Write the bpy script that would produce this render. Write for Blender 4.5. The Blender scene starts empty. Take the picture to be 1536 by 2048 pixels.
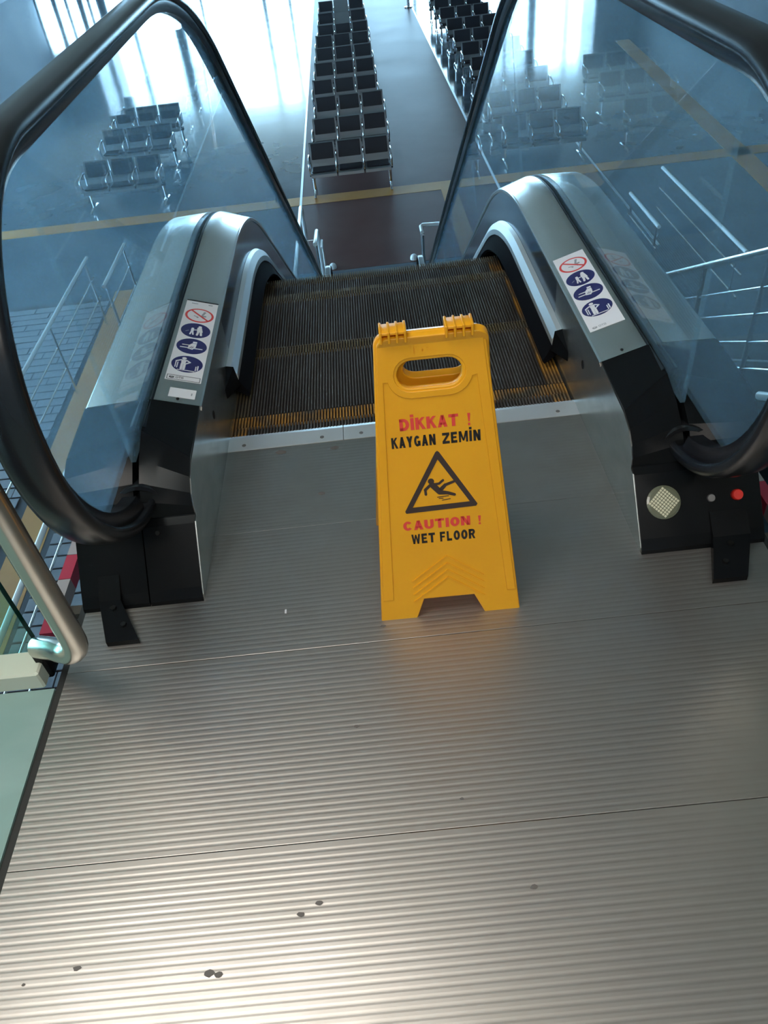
import bpy, bmesh, math, random
from math import sin, cos, pi, radians, sqrt
from mathutils import Vector, Matrix
random.seed(7)
S = bpy.context.scene
C = S.collection

# ---------------------------------------------------------------- camera
cam_d = bpy.data.cameras.new('camera')
cam_d.sensor_fit = 'VERTICAL'; cam_d.sensor_height = 24.0
cam_d.lens = 24.0 * 1516.04 / 2048.0
cam_d.clip_start = 0.02; cam_d.clip_end = 400
cam = bpy.data.objects.new('camera', cam_d); C.objects.link(cam)
_r = Vector((0.994149, -0.05795057, -0.09115646)); _u = Vector((0.10644404, 0.66909911, 0.73551074))
_f = Vector((-0.01836944, 0.74091033, -0.6713527))
_m = Matrix((_r, _u, -_f)).transposed().to_4x4()
_m.translation = (-0.0374468, -1.798872, 1.272025)
cam.matrix_world = _m
S.camera = cam
# ---------------------------------------------------------------- world, exposure
S.view_settings.view_transform = 'Standard'; S.view_settings.look = 'None'
S.view_settings.gamma = 1.0; S.view_settings.use_curve_mapping = False
S.view_settings.exposure = 0.0
W = bpy.data.worlds.new('overcast_sky'); S.world = W; W.use_nodes = True
_bg = W.node_tree.nodes['Background']
_bg.inputs[0].default_value = (0.44, 0.76, 1.0, 1); _bg.inputs[1].default_value = 20.0

# ---------------------------------------------------------------- lamps of the upper hall (area lights sit under their ceiling fittings)
CEIL = 3.3
LAMPS = [(-1.3, -1.15, 1.8, 1.2, 56.0), (0.2, -3.6, 2.6, 0.5, 95.0)]
for (lx, ly, lw, ll, lp) in LAMPS:
    ld = bpy.data.lights.new('ceiling_lamp', 'AREA'); ld.shape = 'RECTANGLE'
    ld.size = lw; ld.size_y = ll; ld.energy = lp; ld.color = (1.0, 0.93, 0.86)
    lo = bpy.data.objects.new('ceiling_lamp', ld); C.objects.link(lo)
    lo.location = (lx, ly, CEIL - 0.09)

# ================================================================ helpers
def mat(name, col, rough=0.5, metal=0.0, noise=None, bump=None, spec=0.5, emit=None, coat=0.0):
    m = bpy.data.materials.new(name); m.use_nodes = True
    nt = m.node_tree; b = nt.nodes['Principled BSDF']
    b.inputs['Base Color'].default_value = (*col, 1); b.inputs['Roughness'].default_value = rough
    b.inputs['Metallic'].default_value = metal; b.inputs['Specular IOR Level'].default_value = spec
    if coat: b.inputs['Coat Weight'].default_value = coat
    if emit:
        b.inputs['Emission Color'].default_value = (*emit[0], 1); b.inputs['Emission Strength'].default_value = emit[1]
    if noise or bump:
        tc = nt.nodes.new('ShaderNodeTexCoord')
        mp = nt.nodes.new('ShaderNodeMapping'); nt.links.new(tc.outputs['Object'], mp.inputs[0])
    if noise:   # (scale vector, second colour, lo, hi, roughness spread)
        sc, c2, lo, hi, rs = noise
        mp.inputs['Scale'].default_value = sc
        n = nt.nodes.new('ShaderNodeTexNoise'); n.inputs['Scale'].default_value = 1.0; n.inputs['Detail'].default_value = 6
        nt.links.new(mp.outputs[0], n.inputs['Vector'])
        r = nt.nodes.new('ShaderNodeValToRGB'); r.color_ramp.elements[0].position = lo; r.color_ramp.elements[1].position = hi
        r.color_ramp.elements[0].color = (*col, 1); r.color_ramp.elements[1].color = (*c2, 1)
        nt.links.new(n.outputs['Fac'], r.inputs[0]); nt.links.new(r.outputs[0], b.inputs['Base Color'])
        if rs:
            mr = nt.nodes.new('ShaderNodeMapRange'); mr.inputs['To Min'].default_value = rough - rs; mr.inputs['To Max'].default_value = rough + rs
            nt.links.new(n.outputs['Fac'], mr.inputs[0]); nt.links.new(mr.outputs[0], b.inputs['Roughness'])
    if bump:    # (scale vector, strength, distance)
        m2 = nt.nodes.new('ShaderNodeMapping'); nt.links.new(tc.outputs['Object'], m2.inputs[0]); m2.inputs['Scale'].default_value = bump[0]
        n2 = nt.nodes.new('ShaderNodeTexNoise'); n2.inputs['Scale'].default_value = 1.0; n2.inputs['Detail'].default_value = 3
        nt.links.new(m2.outputs[0], n2.inputs['Vector'])
        bp = nt.nodes.new('ShaderNodeBump'); bp.inputs['Strength'].default_value = bump[1]; bp.inputs['Distance'].default_value = bump[2]
        nt.links.new(n2.outputs['Fac'], bp.inputs['Height']); nt.links.new(bp.outputs[0], b.inputs['Normal'])
    return m

def glass_mat(name, tint, haze_col, haze, ior=1.6, rough=0.0):
    m = bpy.data.materials.new(name); m.use_nodes = True
    nt = m.node_tree; nt.nodes.clear()
    out = nt.nodes.new('ShaderNodeOutputMaterial')
    tr = nt.nodes.new('ShaderNodeBsdfTransparent'); tr.inputs[0].default_value = (*tint, 1)
    gl = nt.nodes.new('ShaderNodeBsdfGlossy'); gl.inputs['Roughness'].default_value = rough
    fr = nt.nodes.new('ShaderNodeFresnel'); fr.inputs[0].default_value = ior
    mx = nt.nodes.new('ShaderNodeMixShader')
    ge = nt.nodes.new('ShaderNodeNewGeometry'); ma = nt.nodes.new('ShaderNodeMath'); ma.operation = 'SUBTRACT'; ma.inputs[0].default_value = 1.0
    nt.links.new(ge.outputs['Backfacing'], ma.inputs[1]); mm = nt.nodes.new('ShaderNodeMath'); mm.operation = 'MULTIPLY'
    nt.links.new(fr.outputs[0], mm.inputs[0]); nt.links.new(ma.outputs[0], mm.inputs[1])
    nt.links.new(mm.outputs[0], mx.inputs[0]); nt.links.new(tr.outputs[0], mx.inputs[1]); nt.links.new(gl.outputs[0], mx.inputs[2])
    df = nt.nodes.new('ShaderNodeBsdfDiffuse'); df.inputs[0].default_value = (*haze_col, 1)
    tl = nt.nodes.new('ShaderNodeBsdfTranslucent'); tl.inputs[0].default_value = (*haze_col, 1)
    md = nt.nodes.new('ShaderNodeMixShader'); md.inputs[0].default_value = 0.5
    nt.links.new(df.outputs[0], md.inputs[1]); nt.links.new(tl.outputs[0], md.inputs[2])
    m2 = nt.nodes.new('ShaderNodeMixShader')
    tc = nt.nodes.new('ShaderNodeTexCoord'); n = nt.nodes.new('ShaderNodeTexNoise'); n.inputs['Scale'].default_value = 2.2; n.inputs['Detail'].default_value = 5
    nt.links.new(tc.outputs['Object'], n.inputs['Vector'])
    mr = nt.nodes.new('ShaderNodeMapRange'); mr.inputs['To Min'].default_value = haze * 0.5; mr.inputs['To Max'].default_value = haze * 1.5
    nt.links.new(n.outputs['Fac'], mr.inputs[0]); nt.links.new(mr.outputs[0], m2.inputs[0])
    nt.links.new(mx.outputs[0], m2.inputs[1]); nt.links.new(md.outputs[0], m2.inputs[2])
    nt.links.new(m2.outputs[0], out.inputs[0])
    return m

M = {}
M['plate'] = mat('ribbed_aluminium', (0.385, 0.365, 0.34), 0.40, 0.92, noise=((5, 9, 5), (0.34, 0.325, 0.30), 0.35, 0.7, 0.07))
M['comb'] = mat('comb_aluminium', (0.88, 0.90, 0.92), 0.32, 0.8)
M['steel'] = mat('brushed_stainless', (0.70, 0.66, 0.61), 0.25, 1.0)
M['steel_hi'] = mat('polished_stainless', (0.78, 0.79, 0.80), 0.16, 1.0)
M['tube'] = mat('satin_tube', (0.50, 0.49, 0.44), 0.25, 1.0)
M['skirt'] = mat('galvanised_skirt', (0.64, 0.69, 0.69), 0.24, 0.95, noise=((14, 10, 22), (0.54, 0.60, 0.61), 0.35, 0.65, 0.04))
M['skirt_dark'] = mat('dark_polished_skirt', (0.10, 0.15, 0.21), 0.12, 0.9)
M['black'] = mat('black_plastic', (0.005, 0.006, 0.007), 0.26, 0.0, spec=0.13)
M['black_gloss'] = mat('black_painted_metal', (0.010, 0.011, 0.013), 0.2, 0.0)
M['rubber'] = mat('black_handrail_rubber', (0.009, 0.011, 0.014), 0.27, 0.0, spec=0.4)
M['gasket'] = mat('dark_gasket', (0.006, 0.007, 0.007), 0.5, spec=0.2)
M['bristle'] = mat('black_bristle', (0.004, 0.004, 0.005), 0.9, spec=0.05)
M['brush_base'] = mat('brush_holder_aluminium', (0.62, 0.62, 0.61), 0.4, 0.7)
M['tread'] = mat('dark_step_metal', (0.15, 0.145, 0.14), 0.42, 0.6, noise=((6, 2, 6), (0.075, 0.07, 0.065), 0.35, 0.65, 0.06))
M['tread_gap'] = mat('step_groove', (0.02, 0.019, 0.017), 0.7)
M['amber_worn'] = mat('rubbed_off_yellow_edge', (0.16, 0.125, 0.055), 0.45, 0.5, noise=((7, 7, 7), (0.14, 0.125, 0.09), 0.40, 0.60, 0.0))
M['amber'] = mat('worn_yellow_edge', (0.40, 0.20, 0.035), 0.5, 0.2, noise=((9, 9, 9), (0.09, 0.08, 0.06), 0.42, 0.62, 0.0))
M['clad'] = mat('dark_cladding', (0.10, 0.095, 0.085), 0.45, 0.4)
M['yellow'] = mat('yellow_polypropylene', (0.86, 0.44, 0.014), 0.33, 0.0, noise=((5, 5, 5), (0.80, 0.40, 0.012), 0.4, 0.7, 0.05))
_nt = M['yellow'].node_tree; _out = [n for n in _nt.nodes if n.type == 'OUTPUT_MATERIAL'][0]; _mx = _nt.nodes.new('ShaderNodeMixShader'); _mx.inputs[0].default_value = 0.28
_tl = _nt.nodes.new('ShaderNodeBsdfTranslucent'); _tl.inputs[0].default_value = (0.9, 0.22, 0.012, 1)
_nt.links.new(_nt.nodes['Principled BSDF'].outputs[0], _mx.inputs[1]); _nt.links.new(_tl.outputs[0], _mx.inputs[2]); _nt.links.new(_mx.outputs[0], _out.inputs[0])
M['p_red'] = mat('red_print', (0.62, 0.045, 0.035), 0.45)
M['p_black'] = mat('black_print', (0.010, 0.009, 0.009), 0.45)
M['p_brown'] = mat('faded_black_print', (0.035, 0.020, 0.016), 0.5)
M['s_white'] = mat('sticker_white', (0.70, 0.70, 0.72), 0.4)
M['s_grey'] = mat('sticker_grey_print', (0.28, 0.29, 0.31), 0.5)
M['s_blue'] = mat('sticker_navy', (0.018, 0.018, 0.11), 0.35)
M['s_red'] = mat('sticker_red', (0.62, 0.06, 0.055), 0.4)
M['s_black'] = mat('sticker_black', (0.015, 0.017, 0.02), 0.4)
M['btn_red'] = mat('red_button', (0.75, 0.03, 0.02), 0.3)
M['btn_grey'] = mat('grey_key_switch', (0.22, 0.22, 0.22), 0.35, 0.6)
M['lens'] = mat('lens_plastic', (0.10, 0.11, 0.075), 0.2)
M['lens_cell'] = mat('pale_lens_cell', (0.50, 0.50, 0.36), 0.3)
M['glass'] = glass_mat('balustrade_glass', (0.93, 0.97, 0.98), (0.42, 0.68, 0.85), 0.11)  # dust haze with the windows' blue glow put into its colour
M['guard_glass'] = glass_mat('guard_glass', (0.72, 0.92, 0.82), (0.5, 0.7, 0.6), 0.03)
M['glass_edge'] = mat('green_glass_edge', (0.005, 0.05, 0.04), 0.15)
M['green_floor'] = mat('pale_green_floor', (0.20, 0.31, 0.29), 0.25, 0.0, noise=((3, 7, 3), (0.25, 0.36, 0.34), 0.45, 0.75, 0.06))
M['white_metal'] = mat('cream_painted_channel', (0.48, 0.52, 0.43), 0.4)
M['dark_gap'] = mat('dark_slab_edge', (0.012, 0.014, 0.013), 0.7)
M['hall'] = mat('polished_blue_granite', (0.085, 0.115, 0.15), 0.10, 0.0, noise=((1.3, 1.3, 1.3), (0.065, 0.09, 0.12), 0.4, 0.65, 0.03), bump=((0.9, 0.5, 1), 0.12, 0.02), spec=0.6)
M['brown_floor'] = mat('brown_stone_floor', (0.095, 0.045, 0.043), 0.42, 0.0, noise=((0.7, 0.7, 0.7), (0.125, 0.070, 0.065), 0.4, 0.7, 0.06), spec=0.4)
M['brown_floor'].node_tree.nodes['Principled BSDF'].inputs['IOR'].default_value = 1.13
M['tactile'] = mat('amber_tactile_strip', (0.40, 0.175, 0.03), 0.55, 0.0, noise=((1.2, 1.2, 1.2), (0.46, 0.23, 0.055), 0.4, 0.7, 0.0))
M['slab'] = mat('grey_blue_paving', (0.15, 0.17, 0.21), 0.4, 0.0, noise=((2.5, 2.5, 2.5), (0.21, 0.225, 0.26), 0.35, 0.7, 0.05))
M['joint'] = mat('dark_joint_bed', (0.03, 0.035, 0.045), 0.7)
M['strip'] = mat('steel_floor_strip', (0.55, 0.62, 0.70), 0.3, 0.9)
M['shell'] = mat('perforated_steel_shell', (0.25, 0.265, 0.285), 0.4, 0.85)
M['chrome'] = mat('chrome', (0.80, 0.84, 0.88), 0.14, 1.0)
M['pad'] = mat('black_seat_pad', (0.013, 0.013, 0.02), 0.45)
M['beam'] = mat('dark_seat_beam', (0.03, 0.03, 0.035), 0.4, 0.5)
M['white_rail'] = mat('white_enamelled_tube', (0.78, 0.83, 0.86), 0.25, 0.0)
M['stair'] = mat('dark_stair_stone', (0.045, 0.052, 0.06), 0.45)
M['wall'] = mat('grey_plaster', (0.26, 0.30, 0.33), 0.8, noise=((0.5, 0.5, 0.5), (0.22, 0.26, 0.29), 0.4, 0.6, 0.0))
M['ceil'] = mat('ceiling_panel', (0.62, 0.51, 0.41), 0.8)
M['mullion'] = mat('dark_mullion', (0.06, 0.08, 0.10), 0.5, 0.3)
M['pane'] = glass_mat('window_pane', (0.95, 0.98, 1.0), (0.7, 0.85, 1.0), 0.01)
M['lamp_face'] = mat('lamp_diffuser', (0.9, 0.9, 0.88), 0.5, emit=((1.0, 0.94, 0.86), 3.0))
M['haz_red'] = mat('hazard_red', (0.36, 0.025, 0.06), 0.45)
M['haz_white'] = mat('hazard_white', (0.30, 0.28, 0.30), 0.5)
M['dirt'] = mat('dark_scuff', (0.10, 0.092, 0.085), 0.7)

class MB:
    def __init__(s): s.v = []; s.f = []; s.mi = []; s.mats = []
    def mid(s, m):
        if m not in s.mats: s.mats.append(m)
        return s.mats.index(m)
    def add(s, vs, fs, m):
        k = len(s.v); i = s.mid(m)
        s.v += [tuple(v) for v in vs]
        for f in fs: s.f.append(tuple(k + j for j in f)); s.mi.append(i)
    def box(s, a, b, m, T=None):
        (x0, y0, z0), (x1, y1, z1) = a, b
        vs = [Vector((x, y, z)) for z in (z0, z1) for y in (y0, y1) for x in (x0, x1)]
        if T: vs = [T @ v for v in vs]
        s.add(vs, [(0, 2, 3, 1), (4, 5, 7, 6), (0, 1, 5, 4), (2, 6, 7, 3), (0, 4, 6, 2), (1, 3, 7, 5)], m)
    def loft(s, rings, m, closed=True, cap=True):
        n = len(rings[0]); vs = [p for r in rings for p in r]; fs = []
        for i in range(len(rings) - 1):
            for j in range(n if closed else n - 1):
                a = i * n + j; b = i * n + (j + 1) % n
                fs.append((a, b, b + n, a + n))
        if cap and closed:
            fs.append(tuple(range(n - 1, -1, -1))); fs.append(tuple((len(rings) - 1) * n + j for j in range(n)))
        s.add(vs, fs, m)
    def tube(s, pts, r, m, n=10, cap=True):
        pts = [Vector(p) for p in pts]; rings = []
        up = Vector((0.13, 0.21, 1)).normalized(); prev = None
        for i, p in enumerate(pts):
            t = (pts[min(i + 1, len(pts) - 1)] - pts[max(i - 1, 0)]).normalized()
            if prev is None:
                a = up.cross(t)
                if a.length < 1e-3: a = Vector((1, 0, 0)).cross(t)
                a.normalize()
            else:
                a = (prev - t * prev.dot(t)).normalized()
            prev = a; b = t.cross(a)
            rr = r[i] if isinstance(r, (list, tuple)) else r
            rings.append([p + (a * cos(2 * pi * k / n) + b * sin(2 * pi * k / n)) * rr for k in range(n)])
        s.loft(rings, m, True, cap)
    def prism(s, poly, x0, x1, m, T=None):     # poly of (y,z), extruded along x
        n = len(poly)
        vs = [Vector((x0, p[0], p[1])) for p in poly] + [Vector((x1, p[0], p[1])) for p in poly]
        if T: vs = [T @ v for v in vs]
        fs = [tuple(range(n)), tuple(range(2 * n - 1, n - 1, -1))] + [(i, i + n, (i + 1) % n + n, (i + 1) % n) for i in range(n)]
        s.add(vs, fs, m)
    def mesh(s, name, smooth=None):
        me = bpy.data.meshes.new(name); me.from_pydata(s.v, [], s.f)
        for m in s.mats: me.materials.append(M[m])
        me.polygons.foreach_set('material_index', s.mi)
        bm = bmesh.new(); bm.from_mesh(me); bmesh.ops.recalc_face_normals(bm, faces=bm.faces)
        if smooth is not None:
            for f in bm.faces: f.smooth = True
            for e in bm.edges:
                if len(e.link_faces) == 2 and e.calc_face_angle(0) > radians(smooth): e.smooth = False
        bm.to_mesh(me); bm.free(); me.update()
        return me
    def build(s, name, parent=None, smooth=None):
        return link(name, s.mesh(name, smooth), parent)

def link(name, me, parent=None, loc=None):
    o = bpy.data.objects.new(name, me); C.objects.link(o)
    if parent: o.parent = parent
    if loc: o.location = loc
    return o
def tag(o, label=None, cat=None, group=None, kind=None):
    if label: o['label'] = label
    if cat: o['category'] = cat
    if group: o['group'] = group
    if kind: o['kind'] = kind
    return o
def thing(name, label, cat, loc=(0, 0, 0), group=None, kind=None):
    o = bpy.data.objects.new(name, None); C.objects.link(o); o.location = loc; o.empty_display_size = 0.1
    return tag(o, label, cat, group, kind)
def copy_tree(o, parent=None):
    c = o.copy(); C.objects.link(c); c.parent = parent
    for ch in list(o.children): copy_tree(ch, c)
    return c
def bevel_box(mb, a, b, m, r=0.004, T=None):
    (x0, y0, z0), (x1, y1, z1) = a, b; rings = []
    for z, k in ((z0, r), (z0 + r, 0), (z1 - r, 0), (z1, r)):
        xa, xb, ya, yb = x0 + k, x1 - k, y0 + k, y1 - k
        ring = [(xa + r, ya, z), (xb - r, ya, z), (xb, ya + r, z), (xb, yb - r, z), (xb - r, yb, z), (xa + r, yb, z), (xa, yb - r, z), (xa, ya + r, z)]
        rings.append([(T @ Vector(p)) if T else p for p in ring])
    mb.loft(rings, m)
def text_mesh(body, m, fat=0.0):
    cu = bpy.data.curves.new('text', 'FONT'); cu.body = body; cu.size = 1.0; cu.offset = fat; cu.space_character = 1.0 + 2.6 * fat; cu.resolution_u = 4; cu.fill_mode = 'FRONT'
    ob = bpy.data.objects.new('text', cu); C.objects.link(ob)
    dg = bpy.context.evaluated_depsgraph_get(); dg.update()
    me = bpy.data.meshes.new_from_object(ob.evaluated_get(dg))
    vs = [v.co.copy() for v in me.vertices]; fs = [tuple(p.vertices) for p in me.polygons]
    bpy.data.objects.remove(ob); bpy.data.curves.remove(cu); bpy.data.meshes.remove(me)
    return vs, fs
def curve_mesh(loops, extrude, bevel=0.0):
    cu = bpy.data.curves.new('shape', 'CURVE'); cu.dimensions = '2D'; cu.fill_mode = 'BOTH'; cu.extrude = extrude; cu.bevel_depth = bevel; cu.bevel_resolution = 2
    for lp in loops:
        sp = cu.splines.new('POLY'); sp.points.add(len(lp) - 1); sp.use_cyclic_u = True
        for i, p in enumerate(lp): sp.points[i].co = (p[0], p[1], 0, 1)
    ob = bpy.data.objects.new('shape', cu); C.objects.link(ob)
    dg = bpy.context.evaluated_depsgraph_get(); dg.update()
    me = bpy.data.meshes.new_from_object(ob.evaluated_get(dg))
    vs = [v.co.copy() for v in me.vertices]; fs = [tuple(p.vertices) for p in me.polygons]
    bpy.data.objects.remove(ob); bpy.data.curves.remove(cu); bpy.data.meshes.remove(me)
    return vs, fs

H = 4.0                        # drop to the lower hall
# ================================================================ the setting: lower hall
def struct(name, mb, label, smooth=None, parent=None):
    o = mb.build(name, parent, smooth)
    if parent is None: tag(o, label, kind='structure')
    return o
mb = MB(); mb.box((-18, -6, -H - 0.25), (18, 52, -H), 'hall')
floor_low = struct('floor_lower', mb, 'polished blue-grey stone floor of the lower hall')
mb = MB(); mb.box((-1.24, 9.9, -H), (2.5, 51.5, -H + 0.003), 'brown_floor'); mb.build('brown_floor_panel', floor_low)
for x, y0, y1 in ((-1.26, 9.9, 51), (2.5, 10.5, 51), (4.45, 9.5, 15.6)):
    mb = MB(); mb.box((x - 0.022, y0, -H), (x + 0.022, y1, -H + 0.009), 'strip'); mb.build('metal_floor_strip', floor_low)
def tstrip(pts):
    mb = MB(); n = len(pts); z0, z1 = -H + 0.001, -H + 0.006
    vs = [(p[0], p[1], z0) for p in pts] + [(p[0], p[1], z1) for p in pts]
    mb.add(vs, [tuple(range(n, 2 * n))] + [(i, (i + 1) % n, (i + 1) % n + n, i + n) for i in range(n)], 'tactile')
    mb.build('tactile_strip', floor_low)
tstrip([(-9.5, 12.93), (9.5, 12.93), (9.5, 13.36), (-9.5, 13.36)])
tstrip([(1.43, 9.6), (1.72, 9.6), (1.72, 12.93), (1.43, 12.93)])
tstrip([(-3.15, 12.2), (-2.72, 12.2), (-2.72, 12.93), (-3.15, 12.93)])
tstrip([(6.72, 9.5), (7.12, 9.5), (8.0, 23.0), (7.6, 23.0)])
tstrip([(-4.08, 1.0), (-3.72, 1.0), (-3.88, 10.05), (-4.24, 10.05)])
mb = MB(); mb.box((-7.6, 0.8, -H), (-1.55, 9.85, -H + 0.004), 'joint'); mb.build('paving_bed', floor_low)
tile_me = None
def slabs(x0, x1, y0, y1, px, py):
    global tile_me
    if tile_me is None:
        t = MB(); bevel_box(t, (-px / 2 + 0.008, -py / 2 + 0.011, 0), (px / 2 - 0.008, py / 2 - 0.011, 0.016), 'slab', 0.004); tile_me = t.mesh('paving_slab')
    y = y0; k = 0
    while y + py <= y1 + 1e-6:
        x = x0 - (k % 3) * px / 3
        while x < x1 - 0.05:
            a, b = max(x, x0), min(x + px, x1)
            if b - a > 0.06:
                o = link('paving_slab', tile_me, floor_low, ((a + b) / 2, y + py / 2, -H + 0.004 + random.uniform(-0.002, 0.002))); o.scale = ((b - a) / px, 1, 1)
            x += px
        y += py; k += 1
slabs(-7.3, -4.26, 3.6, 9.85, 0.8, 0.185)
slabs(-3.70, -2.4, 0.9, 5.4, 0.8, 0.185)

mb = MB()
mb.box((-18.3, -6.3, CEIL + 0.0), (18.3, 52.4, CEIL + 0.3), 'ceil')
struct('ceiling', mb, 'flat grey ceiling over the hall')
# far glazed wall
mb = MB(); wy = 52.0
for x0, x1 in ((-18, -14.2), (14.6, 18)): mb.box((x0, wy, -0.9 if x0 < 0 else -H), (x1, wy + 0.3, CEIL), 'wall')
mb.box((-18, wy, -H), (-14.2, wy + 0.3, -H + 0.25), 'wall')
struct('wall_far', mb, 'plastered wall ends beside the far windows')
def window(name, xs, z0, z1, y, label, axis='x', trans=()):
    root = thing(name, label, None, (0, 0, 0), kind='structure')
    def P(a, z, d): return (a, y + d, z) if axis == 'x' else (y + d, a, z)
    def bar(a0, a1, z_0, z_1, d0, d1, nm, m):
        b = MB(); p, q = P(a0, z_0, d0), P(a1, z_1, d1)
        b.box(tuple(min(p[i], q[i]) for i in range(3)), tuple(max(p[i], q[i]) for i in range(3)), m); b.build(nm, root)
    for i, (a, w) in enumerate(xs): bar(a - w / 2, a + w / 2, z0, z1, 0.0, 0.22, 'mullion', 'mullion')
    for zt in trans: bar(xs[0][0], xs[-1][0], zt - 0.06, zt + 0.06, 0.02, 0.18, 'transom', 'mullion')
    bar(xs[0][0], xs[-1][0], z0 - 0.001, z0 + 0.1, 0.0, 0.22, 'window_sill', 'mullion')
    for i in range(len(xs) - 1): bar(xs[i][0] + xs[i][1] / 2, xs[i + 1][0] - xs[i + 1][1] / 2, z0 + 0.1, z1, 0.1, 0.115, 'pane', 'pane')
    return root
window('window_1', [(-14.2, .5), (-12.7, .2), (-10.0, .55), (-8.4, .15), (-4.7, .25), (-3.2, .2), (0.5, .3), (4.2, .25), (7.9, .3), (11.3, .5), (13.4, .3), (14.6, .5)], -H, CEIL, wy + 0.02, 'tall glazed end wall with dark mullions', trans=(1.2,))
window('window_2', [(-18, .2), (-16.9, .25), (-16.2, .15), (-15.4, .3), (-14.9, .15), (-14.25, .2)], -H + 0.25, -0.9, wy + 0.02, 'low window strip beside the glazed end wall')
for sx, nm in ((-1, 'left'), (1, 'right')):
    mb = MB(); X = 18 * sx; a, b = sorted((X, X + 0.3 * sx))
    if sx > 0: mb.box((a, -6.3, -H), (b, 52.3, CEIL), 'wall')
    else:
        mb.box((a, 22, -H), (b, 52.3, CEIL), 'wall'); mb.box((a, -6.3, -H), (b, 3.0, CEIL), 'wall')
        mb.box((a, 3.0, 2.6), (b, 22, CEIL), 'wall'); mb.box((a, 3.0, -H), (b, 22, -H + 0.5), 'wall')
    struct('wall_' + nm, mb, 'plastered side wall on the %s of the hall' % nm)
    if sx < 0: window('added_window', [(3.0 + 2.375 * k, .2) for k in range(9)], -H + 0.5, 2.6, X - 0.24, 'row of unseen side windows added in the left wall for daylight', axis='y')  # out-of-view glazing added to bring bluish ambient daylight into the hall
mb = MB(); mb.box((-18, -6.3, -H), (18, -6.0, CEIL), 'wall'); struct('wall_back', mb, 'plastered wall behind the landing')

# ================================================================ upper floor
mb = MB(); mb.box((-8, -6, -0.45), (8, -0.84, -0.006), 'dark_gap'); mb.box((-0.79, -0.84, -0.45), (0.79, -0.07, -0.006), 'dark_gap'); mb.box((2.3, -0.84, -0.45), (7.0, -0.3, -0.006), 'dark_gap')
floor_up = struct('floor_upper', mb, 'upper landing slab at the head of the escalator')
def ribbed_plate(x0, x1, y0, y1, pitch=0.0128):
    mb = MB(); prof = [(y0, -0.005), (y0, -0.0003), (y0 + 0.001, 0.0)]
    n = int((y1 - y0 - 0.012) / pitch); st = y0 + ((y1 - y0) - n * pitch) / 2
    for k in range(n):
        a = st + k * pitch
        prof += [(a + 0.0012, 0.0), (a + 0.0042, -0.00024), (a + 0.0060, -0.00024), (a + 0.0090, 0.0)]
    prof += [(y1 - 0.001, 0.0), (y1, -0.0003), (y1, -0.005)]
    L = [(x0, *p) for p in prof]; R_ = [(x1, *p) for p in prof]
    mb.loft([L, R_], 'plate', closed=False)
    n = len(prof); mb.add([(x0, *p) for p in prof], [tuple(range(n))], 'plate'); mb.add([(x1, *p) for p in prof], [tuple(range(n))], 'plate')
    return mb
for a, b in ((-0.7966, -0.4178), (-1.2094, -0.7979), (-1.80, -1.2107), (-2.4, -1.8013)):
    ribbed_plate(-0.772, 0.772, a, b).build('landing_plate', floor_up)
for sx in (-1, 1):
    mb = MB(); a, b = sorted((sx * 0.79, sx * 8)); mb.box((a, -6, -0.006), (b, -0.832, 0.0), 'green_floor'); mb.build('green_floor_panel', floor_up)
mb = MB(); mb.box((-0.772, -6, -0.006), (0.772, -2.403, 0.0), 'green_floor'); mb.build('green_floor_panel', floor_up)
# scuffs trodden into the plates
for (x, y, r) in ((-0.61, -1.372, .006), (-0.40, -1.397, .008), (-0.385, -1.40, .007), (-0.23, -1.31, .006), (-0.26, -1.325, .006), (0.115, -1.318, .006), (-0.16, -0.995, .005), (-0.69, -1.388, .003), (0.02, -1.16, .004), (-0.095, -0.757, .006), (-0.231, -0.298, .010), (-0.343, -0.104, .015), (-0.193, -0.108, .013)):
    mb = MB(); n = 9
    mb.add([(x + r * (0.8 + 0.5 * random.random()) * cos(2 * pi * k / n), y + 0.6 * r * (0.8 + 0.5 * random.random()) * sin(2 * pi * k / n), 0.0006) for k in range(n)], [tuple(range(n))], 'dirt')
    mb.build('scuff_mark', floor_up)
mb = MB(); mb.box((-0.3105, -0.693, 0.0002), (-0.3065, -0.683, 0.002), 's_white'); tag(mb.build('paper_scrap'), 'tiny white scrap lying on the ribbed landing plate', 'scrap')

# ceiling fittings over the lamps
for i, (lx, ly, lw, ll, lp) in enumerate(LAMPS):
    o = thing('ceiling_light', ['square diffuser ceiling light over the head of the escalator', 'long strip ceiling light over the upper landing'][i], 'light', (lx, ly, CEIL))
    mb = MB(); w, l = lw / 2 + .03, ll / 2 + .03
    for a, b in (((-w, -l), (w, -l + .03)), ((-w, l - .03), (w, l)), ((-w, -l + .03), (-w + .03, l - .03)), ((w - .03, -l + .03), (w, l - .03))): mb.box((*a, -0.085), (*b, 0), 'white_metal')
    mb.build('frame', o)
    mb = MB(); mb.box((-w + .03, -l + .03, -0.07), (w - .03, l - .03, -0.06), 'lamp_face'); mb.build('diffuser', o)

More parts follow.
